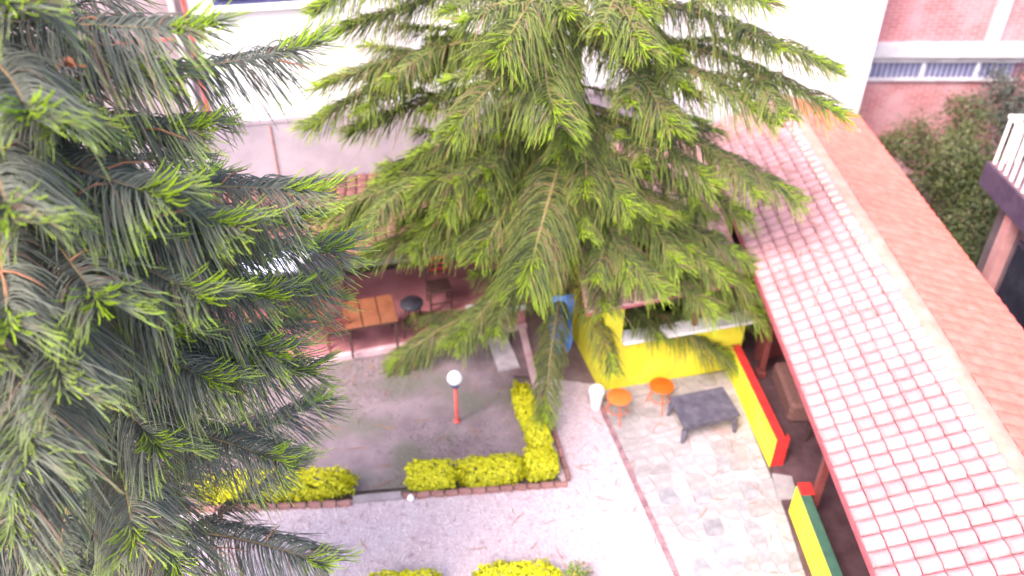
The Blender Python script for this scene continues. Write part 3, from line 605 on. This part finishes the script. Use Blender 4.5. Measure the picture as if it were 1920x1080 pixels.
# ================================================================== HEDGES, EDGING, SHRUBS
def leaves(P, nrm, size, asp=.55):
    """numpy diamond leaves at P facing roughly nrm"""
    N = len(P); t = rng.normal(0, 1, (N, 3)); t -= (t * nrm).sum(1, keepdims=True) * nrm; t /= np.linalg.norm(t, axis=1, keepdims=True) + 1e-9
    s = np.cross(nrm, t); L = size[:, None]
    V = np.stack([P - t * L, P + s * L * asp + nrm * L * .18, P + t * L, P - s * L * asp + nrm * L * .18], 1).reshape(-1, 3)
    k = np.arange(N) * 4; F = np.concatenate([np.stack([k, k + 1, k + 2], 1), np.stack([k, k + 2, k + 3], 1)])
    return V, F
def hedge(label, A, B, depth, h, n, group='golden hedges'):
    """A,B: front base line (world), depth backwards, rounded clipped block of leaves"""
    A, B = Vector((A[0], A[1], 0)), Vector((B[0], B[1], 0)); d = (B - A); L = d.length; d = d / L; nrm = Vector((-d.y, d.x, 0)); mid = (A + B) / 2 + nrm * depth / 2
    t = thing('golden_hedge', label, 'hedge', (mid.x, mid.y, 0), group)
    hl, hd = L / 2, depth / 2
    # sample superellipsoid shell
    q = rng.normal(0, 1, (n, 3)); e = 4.5; q /= (np.abs(q) ** e).sum(1, keepdims=True) ** (1 / e)
    lump = 1 + .10 * np.sin(q[:, 0] * hl * 17 + q[:, 2] * 3) * np.cos(q[:, 1] * 5 + q[:, 0] * hl * 7) + .05 * np.sin(q[:, 0] * hl * 41 + q[:, 1] * 13)
    r = (lump * rng.uniform(.80, 1.05, n) ** .6)[:, None]
    P = q * r * np.array([hl, hd, h * .5]); nn = q ** 3; nn[:, 2] += .35; nn += rng.normal(0, .35, (n, 3)); nn /= np.linalg.norm(nn, axis=1, keepdims=True)
    P[:, 2] += h * .52; P[:, 2] = np.maximum(P[:, 2], .03)
    Rm = np.array([[d.x, nrm.x, 0], [d.y, nrm.y, 0], [0, 0, 1]]); P = P @ Rm.T; nn = nn @ Rm.T
    V, F = leaves(P, nn, rng.uniform(.018, .034, n), .6)
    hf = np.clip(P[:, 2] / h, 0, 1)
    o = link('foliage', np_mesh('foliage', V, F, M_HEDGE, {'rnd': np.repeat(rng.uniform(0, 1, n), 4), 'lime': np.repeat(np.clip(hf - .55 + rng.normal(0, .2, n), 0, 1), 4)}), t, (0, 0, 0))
    b = MB()
    for k in range(max(3, int(L / .18))):
        u = random.uniform(-.9, .9) * hl; v = random.uniform(-.5, .5) * hd; p = d * u + nrm * v
        b.tube([p, p + Vector((random.uniform(-.04, .04), random.uniform(-.04, .04), h * .45)), p + Vector((random.uniform(-.1, .1), random.uniform(-.1, .1), h * .8))], [.012, .009, .005], 5)
    b.build('stems', M_DWOOD, t)
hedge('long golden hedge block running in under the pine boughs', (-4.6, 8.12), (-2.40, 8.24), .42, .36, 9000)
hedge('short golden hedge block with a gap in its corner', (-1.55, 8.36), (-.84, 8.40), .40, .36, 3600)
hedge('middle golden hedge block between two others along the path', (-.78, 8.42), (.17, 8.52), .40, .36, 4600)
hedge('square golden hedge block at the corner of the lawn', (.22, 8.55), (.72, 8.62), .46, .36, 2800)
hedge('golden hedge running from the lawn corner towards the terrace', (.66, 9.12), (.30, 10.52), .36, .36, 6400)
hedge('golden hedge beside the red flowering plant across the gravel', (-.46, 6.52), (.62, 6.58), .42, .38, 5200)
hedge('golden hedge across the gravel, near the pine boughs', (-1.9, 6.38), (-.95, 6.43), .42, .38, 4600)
brick_me = MB(); brick_me.box((0, 0, 0), (.19, .07, .10), bev=.008); brick_me = brick_me.mesh('brick', M_BRKK)
def edging(label, A, B):
    A, B = Vector((*A, 0)), Vector((*B, 0)); d = B - A; n = int(d.length / .205); t = thing('brick_edging', label, 'edging', A); a = math.atan2(d.y, d.x)
    for k in range(n): p = d * ((k + .5) / n); link('brick', brick_me, t, (p.x, p.y, .045 + random.uniform(-.012, .01)), (random.gauss(0, .04), random.gauss(0, .04), a + random.gauss(0, .05)))
edging('brick edging in front of the long golden hedge', (-4.75, 8.04), (-2.35, 8.16))
edging('brick edging in front of the three short hedge blocks', (-1.62, 8.29), (.84, 8.53))
edging('brick edging on the path side of the hedge towards the terrace', (.86, 8.60), (.52, 10.5))
b = MB(); b.prism([(-2.34, 8.18), (-1.64, 8.26), (-1.66, 8.38), (-2.36, 8.30)], 0, .06); tag(b.build('lawn_sill', mat('sill_grey', (.24, .19, .21), (.32, .26, .28), 6, .9, .3)), 'grey concrete sill closing the gap between the hedges', 'sill')
b = MB(); b.lathe((0, 0, 0), [(0, 0), (.05, .01), (.055, .05), (.03, .085), (0, .09)], 9); o = b.build('stone', M_WHITE); o.location = (-1.50, 8.27, .005); tag(o, 'small white stone at the corner of the short hedge', 'stone')

def bush(name, label, cat, loc, blobs, n, m, size, trunkh, group=None, lime=0.0):
    t = thing(name, label, cat, loc, group); P = []; Nn = []
    wts = np.array([bb[3] * bb[4] * bb[3] for bb in blobs]); cnt = (n * wts / wts.sum()).astype(int)
    for (bx, by, bz, r, rz), k in zip(blobs, cnt):
        nc = max(6, int(k / 60)); cq = rng.normal(0, 1, (nc, 3)); cq /= np.linalg.norm(cq, axis=1, keepdims=True); cq *= rng.uniform(.45, 1.05, (nc, 1)); cq = cq * np.array([r, r, rz])
        idx = rng.integers(0, nc, k); off = rng.normal(0, .16 * r + .04, (k, 3)); p = cq[idx] + off
        nn = p / np.array([r, r, rz]) + rng.normal(0, .6, (k, 3)); nn[:, 2] += .5; nn /= np.linalg.norm(nn, axis=1, keepdims=True)
        P.append(p + np.array([bx, by, bz])); Nn.append(nn)
    P = np.concatenate(P); Nn = np.concatenate(Nn); P[:, 2] = np.maximum(P[:, 2], .05); N = len(P); V, F = leaves(P, Nn, rng.uniform(.6, 1.3, N) * size, .45)
    lm = np.zeros(N) if not lime else (rng.uniform(0, 1, N) < lime).astype(float)
    link('crown', np_mesh('crown', V, F, m, {'rnd': np.repeat(rng.uniform(0, 1, N), 4), 'lime': np.repeat(lm, 4)}), t, (0, 0, 0))
    b = MB(); b.tube([(0, 0, 0), (.03, .02, trunkh * .5), (0, .05, trunkh)], [.05 + .02 * trunkh, .04 + .015 * trunkh, .03], 8)
    for bx, by, bz, r, rz in blobs: b.tube([(0, .02, trunkh * .6), (bx * .5, by * .5, trunkh * .8 + bz * .15), (bx, by, bz)], [.03, .022, .01], 6)
    b.build('trunk', M_BARK, t); return t
bush('flowering_plant', 'leafy plant with small red flowers at the hedge end', 'plant', (.83, 6.74, 0), [(0, 0, .24, .16, .2), (.12, .05, .18, .12, .15), (-.05, .08, .36, .1, .12)], 900, M_FLOW, .022, .25, lime=.09)
bush('garden_tree', 'leafy green tree between the tile roof and the brick wall', 'tree', (9.0, 15.6, 0), [(0, 0, 1.7, .85, .85), (-.75, .35, 2.1, .45, .6), (.3, .5, 2.5, .5, .5), (.7, -.3, 1.3, .8, .7), (.2, -1.2, .9, .8, .7), (-.1, -.5, 2.0, .55, .45), (-1.0, .9, 1.6, .35, .4)], 26000, M_BUSH, .036, 1.4)
bush('garden_tree', 'dull dark leaved tree beside the balcony railing', 'tree', (10.75, 16.2, 0), [(0, 0, 2.5, .8, .8), (-.7, .3, 2.5, .55, .5), (.6, -.4, 2.3, .9, .8), (-.2, -.6, 1.5, .8, .7), (-.5, .6, 3.0, .4, .35), (.5, .5, 3.2, .6, .5)], 22000, M_BUSH2, .036, 2.0)
bush('low_shrub', 'dark low shrub in the corner below the balcony', 'shrub', (8.8, 13.0, 0), [(0, 0, .55, .7, .5), (.4, -.8, .5, .6, .5), (-.3, .7, .6, .6, .5)], 10000, M_BUSH, .036, .5)

# ================================================================== PINES
def plume(pts_fn, length, cl, m, dens, r, droop, s0, lime_amt, K, up=.25, hook=.25, lime_s=.9, spread=1.0, jit=1.0, tuft=44):
    """cord-like branchlets in two drooping rows along a bough, with a tuft of fresh ones at its end"""
    n0 = int(length * (1 - s0) * dens * 2); n = n0 + tuft
    s = np.concatenate([s0 + (1 - s0) * (np.arange(n0) + rng.uniform(-.4, .4, n0)) / n0, rng.uniform(.86, 1.0, tuft)]); s = np.clip(s, 0, 1)
    isT = np.arange(n) >= n0
    P = pts_fn(s); Tn = pts_fn(np.minimum(s + .02, 1.0)) - pts_fn(np.minimum(s + .02, 1.0) - .04); Tn /= np.linalg.norm(Tn, axis=1, keepdims=True)
    Z = np.array([0, 0, 1.0]); S = np.cross(Tn, Z); S /= np.linalg.norm(S, axis=1, keepdims=True) + 1e-9; U = np.cross(S, Tn)
    side = np.where(np.arange(n) % 2 == 0, -1, 1)[:, None]
    clump = np.sin(s * length * 21 + rng.uniform(0, 6)) * .10
    al = np.radians(76) * (1 - .42 * np.clip((s - .5) / .5, 0, 1)) * spread + clump + rng.normal(0, .09 * jit, n)
    al = np.where(isT, rng.uniform(0, 1.25, n), al)[:, None]
    elv = up + rng.normal(0, .14 * jit, n) + .30 * (rng.uniform(0, 1, n) < .2)
    elv = np.where(isT, rng.uniform(.1, .9, n), elv)[:, None]
    D = Tn * np.cos(al) + S * side * np.sin(al) + U * elv; D /= np.linalg.norm(D, axis=1, keepdims=True)
    prof = np.clip((s - s0) / .15, .45, 1) * (1 - .40 * np.clip((s - .74) / .26, 0, 1) ** 2)
    L = cl * prof * (1 + .10 * np.sin(s * length * 13 + 2)) * rng.uniform(.82, 1.08, n); dr = droop * rng.uniform(.8, 1.2, n) * (1 - .72 * np.clip((s - .75) / .25, 0, 1))
    L = np.where(isT, cl * rng.uniform(.24, .46, n), L); dr = np.where(isT, .05, dr)
    tt = np.linspace(0, 1, K + 1)[None, :, None]; hk = (hook * rng.uniform(.3, 1.4, n))[:, None, None]
    curl = rng.normal(0, .055 * jit, (n, 1, 3)); 
    X = P[:, None, :] + D[:, None, :] * L[:, None, None] * (tt - .22 * dr[:, None, None] * tt ** 2) + Z * (-dr * L)[:, None, None] * tt ** 1.9 + Z * hk * L[:, None, None] * np.clip(tt - .6, 0, 1) ** 2 * 2.2 + curl * L[:, None, None] * tt ** 2 + Tn[:, None, :] * L[:, None, None] * .16 * tt ** 2
    tg = np.gradient(X, axis=1); tg /= np.linalg.norm(tg, axis=2, keepdims=True) + 1e-9
    a = np.cross(tg, np.array([.31, .17, .93])); a /= np.linalg.norm(a, axis=2, keepdims=True) + 1e-9; c = np.cross(tg, a)
    tf = tt[..., 0]; rad = r * rng.uniform(.8, 1.2, (n, 1)) * (1.0 - .25 * tf); rad[:, -1] *= .45
    ring = np.stack([X + (a * math.cos(q) + c * math.sin(q)) * rad[..., None] for q in (0, 2.094, 4.189)], 2)      # n,K+1,3,3
    V = ring.reshape(-1, 3); base = (np.arange(n) * (K + 1) * 3)[:, None, None]; kk = (np.arange(K) * 3)[None, :, None]; F = []
    for q in range(3):
        q2 = (q + 1) % 3; F.append(np.concatenate([base + kk + q, base + kk + q2, base + kk + 3 + q2, base + kk + 3 + q], 2))
    F = np.stack(F, 2).reshape(-1, 4)
    fresh = np.clip((s - lime_s) / (1.0 - lime_s + 1e-6), 0, 1)[:, None]; tipm = (rng.uniform(.2, 1, n) * lime_amt)[:, None]
    lime = np.clip((tf - .84) / .16, 0, 1) * tipm + (fresh * np.clip((tf - .55) / .4, 0, 1) * .8 + isT[:, None] * np.clip(tf * 1.5 - .2, 0, 1)) * lime_amt
    rn = np.broadcast_to(rng.uniform(0, 1, (n, 1)), tf.shape if tf.shape[0] == n else (n, K + 1))
    lime = np.broadcast_to(np.clip(lime, 0, 1), (n, K + 1))
    return np_mesh('foliage', V, F, m, {'rnd': np.repeat(rn.ravel(), 3), 'lime': np.repeat(lime.ravel(), 3)})
def bez(B, Cc, T):
    B, Cc, T = (np.array(q) for q in (B, Cc, T))
    return lambda s: (1 - s)[:, None] ** 2 * B + 2 * ((1 - s) * s)[:, None] * Cc + s[:, None] ** 2 * T
def bough(tree, org, base, tip, arch, P):
    B, T = Vector(base) - Vector(org), Vector(tip) - Vector(org); ln = (T - B).length; lat = Vector((-(T - B).y, (T - B).x, 0)); P = dict(P); side = P.pop('side', 0)
    mid = B.lerp(T, .55) + Vector((0, 0, arch * ln)) + lat * random.gauss(0, .05 if not side else .10); fn = bez(B, mid, T)
    pt = fn(np.linspace(0, 1, 10)); b = MB(); r0 = .008 + .007 * ln; b.tube([tuple(q) for q in pt], [r0 * (1 - .75 * k / 9) for k in range(10)], 6)
    br = b.build('branch', M_RACHIS, tree, smooth=True)
    link('foliage', plume(fn, ln * 1.03, **P), br, (0, 0, 0))
    sg = random.choice((-1, 1))
    for k in range(side):
        u = random.uniform(.30, .45) + .16 * k; q = Vector(fn(np.array([u]))[0]); f = Vector(fn(np.array([min(1, u + .05)]))[0]) - Vector(fn(np.array([u - .05]))[0]); f.normalize(); lt = Vector((-f.y, f.x, 0)) * sg; sg = -sg
        l2 = ln * random.uniform(.24, .36); d2 = (f * .75 + lt * random.uniform(.5, .85)).normalized(); e = q + d2 * l2 + Vector((0, 0, random.uniform(-.12, .12) * l2)); f2 = bez(q, q.lerp(e, .5) + Vector((0, 0, .10 * l2)), e)
        b = MB(); b.tube([tuple(w_) for w_ in f2(np.linspace(0, 1, 5))], [.010, .009, .008, .006, .004], 5); b.build('twig', M_RACHIS, br, smooth=True)
        P2 = dict(P, cl=P['cl'] * .72, s0=.05, tuft=36, dens=P['dens'] * .95); link('foliage', plume(f2, l2, **P2), br, (0, 0, 0))
    return br
def reach(px, py, trunk, Rr, near=True):
    """point along the sight line px,py that lies Rr from the trunk's axis"""
    d = ray(px, py); a = d.x ** 2 + d.y ** 2; bq = -2 * (d.x * trunk[0] + d.y * trunk[1]); cq = trunk[0] ** 2 + trunk[1] ** 2 - Rr ** 2; q = bq * bq - 4 * a * cq
    tt = (-bq + (0 if q < 0 else (-1 if near else 1) * math.sqrt(q))) / (2 * a); return Vector((0, 0, CAMH)) + d * tt
def pine(name, label, base, H, r0, explicit, whorls, PE, PG, skip=lambda tip: False, twigs=False, zhi=9.0, dr_=0.0):
    t = thing(name, label, 'tree', base); org = Vector(base)
    b = MB(); n = 14; b.tube([(.03 * math.sin(k), .03 * math.cos(k * 1.3), H * k / n) for k in range(n + 1)], [r0 * (1 - .93 * k / n) for k in range(n + 1)], 12); b.build('trunk', M_BARK, t, smooth=True)
    for px, py, Rr, near, rise, arch, kw in explicit:
        tip = reach(px, py, base, Rr, near); hor = math.hypot(tip.x - base[0], tip.y - base[1])
        rise += dr_; arch += dr_ * .6; bs = Vector((base[0], base[1], max(.8, tip.z + rise * hor))); P = dict(PE); P.update(kw); bough(t, org, bs, tip, arch, P)
    for px, py, Rr, near, rise, arch, kw in (explicit if twigs else []):
        tip = reach(px, py, base, Rr, near) - org
        for _ in range(2):
            u = random.uniform(.35, .85); q = Vector((0, 0, tip.z + rise * Rr * (1 - u))).lerp(tip, u); q.z = tip.z + rise * Rr * (1 - u) + arch * .6 * Rr * u + random.uniform(.0, .06); a = random.uniform(0, 6.28); ln = random.uniform(.16, .38)
            q += Vector((random.uniform(-.15, .15), random.uniform(-.15, .15), 0)); d = Vector((math.cos(a), math.sin(a), -.1)); e = Vector((-d.y, d.x, 0)) * random.uniform(-.3, .3)
            b = MB(); b.tube([q, q + d * ln * .35 + e * ln * .25 + Vector((0, 0, .03)), q + d * ln * .7 + e * ln * .55 + Vector((0, 0, .02)), q + d * ln + e * ln], [.009, .008, .006, .003], 5); b.build('dead_twig', M_TWIG, t, smooth=True)
    for z, n, Rr, rise, ph in whorls:
        for k in range(n):
            a = ph + k * 2 * math.pi / n + random.gauss(0, .14); rr = Rr * random.uniform(.82, 1.1)
            tip = Vector((base[0] + math.cos(a) * rr, base[1] + math.sin(a) * rr, z - rise * rr + random.gauss(0, .06)))
            if skip(tip): continue
            bough(t, org, Vector((base[0], base[1], z + random.gauss(0, .04))), tip, random.uniform(.02, .10), dict(PG, dens=PG['dens'] * .4, K=4, tuft=14, side=0) if z > zhi else PG if tip.y < base[1] + .4 else dict(PG, dens=PG['dens'] * .5, K=4, side=0, tuft=24))
    return t
# --- near pine on the left
LB = (-3.75, 5.5, 0)
PE = dict(cl=.56, m=M_LEFT, dens=96, r=.0060, droop=1.1, s0=.12, lime_amt=.95, K=6, up=.50, hook=.55, lime_s=.87)
PG = dict(PE); PG.update(dens=84, tuft=36)
exL = [  # tip px, py, reach, near, rise, arch
 (585, 88, 2.35, True, -.02, -.05, dict(s0=.30)), (598, 362, 2.3, True, .0, .03, {}), (640, 470, 2.25, True, .04, .05, dict(cl=.66)), (445, 690, 1.55, True, .06, .08, dict(cl=.68)),
 (602, 752, 2.1, False, .06, .08, {}), (565, 862, 1.9, False, .05, .05, dict(cl=.32)), (335, 1075, 1.2, True, .35, .22, dict(cl=.64)), (610, 1062, 1.9, True, .1, .08, {}),
 (310, 372, 1.75, True, .02, .04, dict(cl=.62, lime_s=.75)), (190, 575, 1.8, True, .05, .06, dict(cl=.62, lime_s=.75)), (370, 60, 1.75, True, .0, .03, dict(cl=.62, lime_s=.7)), (55, 225, 1.7, True, .03, .04, dict(lime_s=.75)),
 (375, 245, 1.6, True, .0, .04, dict(lime_s=.8)), (440, 425, 1.9, True, .02, .04, dict(lime_s=.8)), (130, 235, 1.3, True, .03, .04, dict(lime_s=.75)),
 (60, 860, 2.2, True, .14, .10, dict(cl=.68, lime_amt=.4)), (20, 1010, 2.0, True, .16, .12, dict(cl=.68, lime_amt=.4)), (120, 730, 2.0, True, .1, .1, dict(cl=.62, lime_amt=.5)), (380, 560, 1.9, True, .05, .06, {}),
 (250, 450, 1.4, True, .05, .05, {}), (460, 620, 1.7, False, .05, .05, {}), (300, 840, 1.5, True, .14, .1, {}), (20, 420, 2.0, True, .04, .05, {}), (20, 620, 1.9, True, .06, .05, {}), (598, 545, 2.1, True, .06, .06, dict(cl=.66)), (555, 600, 2.0, False, .06, .06, {}), (520, 665, 1.9, True, .08, .06, {}), (505, 560, 1.9, True, .05, .06, {}), (560, 420, 2.1, True, .03, .04, {}), (400, 330, 1.8, False, .02, .03, {})]
wh = []
z = 1.6; k = 0
while z < 11.6:
    f = min(1, (12.4 - z) / 7.0); wh.append((z, 6 if z < 9 else 5, .55 + 1.35 * f, .08 + .05 * (1 - f), k * .55)); z += .58; k += 1
pine('pine_tree', 'grey green pine with long hanging cords and lime tips beside the gravel path', LB, 12.4, .17, exL, wh, PE, PG, skip=lambda q: q.x > -3.05 and q.z < 4.2, twigs=True)
lp = bpy.data.objects['pine_tree']; q = reach(128, 126, LB, 1.1, True) - Vector(LB); b = MB()
for k in range(16):
    a = k * 2.4; e = Vector((math.cos(a), math.sin(a), random.uniform(-.2, .9))).normalized(); f = Vector((-math.sin(a), math.cos(a), 0)); l_ = random.uniform(.05, .085); c0 = q + Vector((random.uniform(-.05, .05), 0, random.uniform(-.02, .02)))
    b.add([c0, c0 + e * l_ * .6 + f * .018, c0 + e * l_, c0 + e * l_ * .6 - f * .018], [(0, 1, 2, 3)])
b.build('dried_cone', mat('dry_orange', (.34, .10, .04), (.5, .2, .1), 20, .8), lp)
# --- pine in the middle of the garden
MBASE = (.90, 11.75, 0)
PE = dict(cl=.50, m=M_MID, dens=92, r=.0068, droop=.92, s0=.10, lime_amt=.85, K=5, up=.50, jit=1.7, tuft=56, side=2, hook=.1, lime_s=.86)
PG = dict(PE); PG.update(dens=60, cl=.46, side=1, K=4)
exM = [
 (592, 22, 3.2, True, .02, .03, {}), (600, 165, 3.1, True, .03, .04, {}), (580, 243, 3.3, False, .03, .05, {}), (640, 60, 2.8, True, .02, .03, {}), (700, 150, 2.5, True, .02, .04, {}),
 (612, 410, 3.1, True, .08, .06, {}), (722, 700, 2.9, True, .22, .12, {}), (690, 480, 2.7, True, .1, .08, {}), (795, 352, 2.4, True, .08, .06, dict(cl=.68)),
 (985, 535, 2.9, True, .18, .14, dict(cl=.74, dens=120, jit=1.0, side=0)), (1022, 785, 2.3, True, .30, .16, dict(cl=.36, side=0)), (1148, 698, 1.9, True, .30, .14, dict(cl=.36, dens=60, side=0)), (1425, 600, 2.7, True, .15, .1, {}), (1350, 520, 2.6, True, .15, .1, {}), (1095, 440, 2.0, True, .15, .1, dict(side=0, cl=.42)), (860, 640, 2.4, True, .16, .1, {}),
 (1375, 685, 2.6, True, .2, .12, {}), (1428, 560, 2.8, True, .12, .1, {}), (1392, 408, 2.6, True, .1, .08, {}), (1492, 378, 3.0, False, .1, .08, {}), (1572, 218, 3.4, True, .05, .05, {}),
 (1560, 132, 3.3, False, .05, .05, {}), (1430, 8, 2.8, True, .03, .03, {}), (1180, 395, 2.2, True, .12, .1, {}), (1045, 232, 2.5, True, .12, .1, dict(cl=.66, dens=115, jit=1.2, side=1)), (935, 105, 2.5, True, .06, .06, dict(cl=.68)),
 (1205, 95, 2.3, True, .06, .06, {}), (1330, 345, 2.4, True, .08, .06, {}), (1440, 225, 2.9, True, .08, .06, {}), (1270, 500, 2.3, True, .16, .1, {}), (1240, 548, 2.5, True, .16, .1, {}), (1335, 590, 2.7, True, .14, .1, {}), (1180, 520, 2.2, True, .16, .1, {}), (1400, 495, 2.8, True, .12, .08, {}), (720, 468, 2.7, True, .12, .08, {}), (795, 475, 2.5, True, .14, .1, {}), (680, 395, 2.9, False, .08, .06, {}), (635, 438, 3.0, True, .08, .08, {}), (760, 420, 2.6, True, .1, .08, {}), (710, 350, 2.8, False, .06, .06, {}), (840, 400, 2.3, True, .12, .1, {}), (850, 250, 2.6, True, .08, .08, {}), (1260, 240, 2.3, True, .08, .06, {}), (900, 480, 2.3, True, .14, .1, {}), (800, 430, 2.4, True, .1, .1, {}), (735, 330, 2.7, True, .06, .06, {}), (660, 250, 2.9, True, .05, .05, {})]
wh = []; z = 2.9; k = 0
while z < 9.4:
    f = min(1, (10.2 - z) / 5.0); wh.append((z, 4, (.45 + 1.85 * f) * random.uniform(.85, 1.1), .30, k * 1.1)); z += random.uniform(.55, .75); k += 1
pine('pine_tree', 'olive green pine with radiating boughs in the middle of the garden', MBASE, 10.2, .16, exM, wh, PE, PG, zhi=7.6, dr_=.13)

# fallen pine cords on the ground and the tile roof
def litter(label, pts_, name):
    b = MB()
    for p in pts_:
        a = random.uniform(0, 6.28); l_ = random.uniform(.05, .16); d = Vector((math.cos(a), math.sin(a), 0)); e = Vector((-d.y, d.x, 0)) * random.uniform(-.3, .3); p = Vector(p)
        b.tube([p - d * l_, p + e * l_ * .6, p + d * l_], [.005, .006, .003], 4)
    return b.build(name, M_TWIG)
gx, gy = scatter(GRAVEL, 60); px_, py_ = scatter([tuple(q) for q in PA], 34); lx, ly = scatter(LAWN, 60)
tag(litter('', [(x, y, .026) for x, y in zip(gx, gy)] + [(x, y, .036) for x, y in zip(px_, py_)] + [(x, y, .012) for x, y in zip(lx, ly)], 'fallen_twigs'), 'dry brown pine twigs fallen on path, patio and lawn', 'twigs', kind='stuff')
rp = []
for k in range(46):
    yy = 8.5 + 7 * random.random() ** .8; u = random.random(); rp.append(Vector((XE + (XR - .2 - XE) * u, yy, 2.4 + .6 * u * .9 + .10)) - VO)
o = litter('', rp, 'fallen_twigs'); o.parent = ver; o['kind'] = 'stuff'
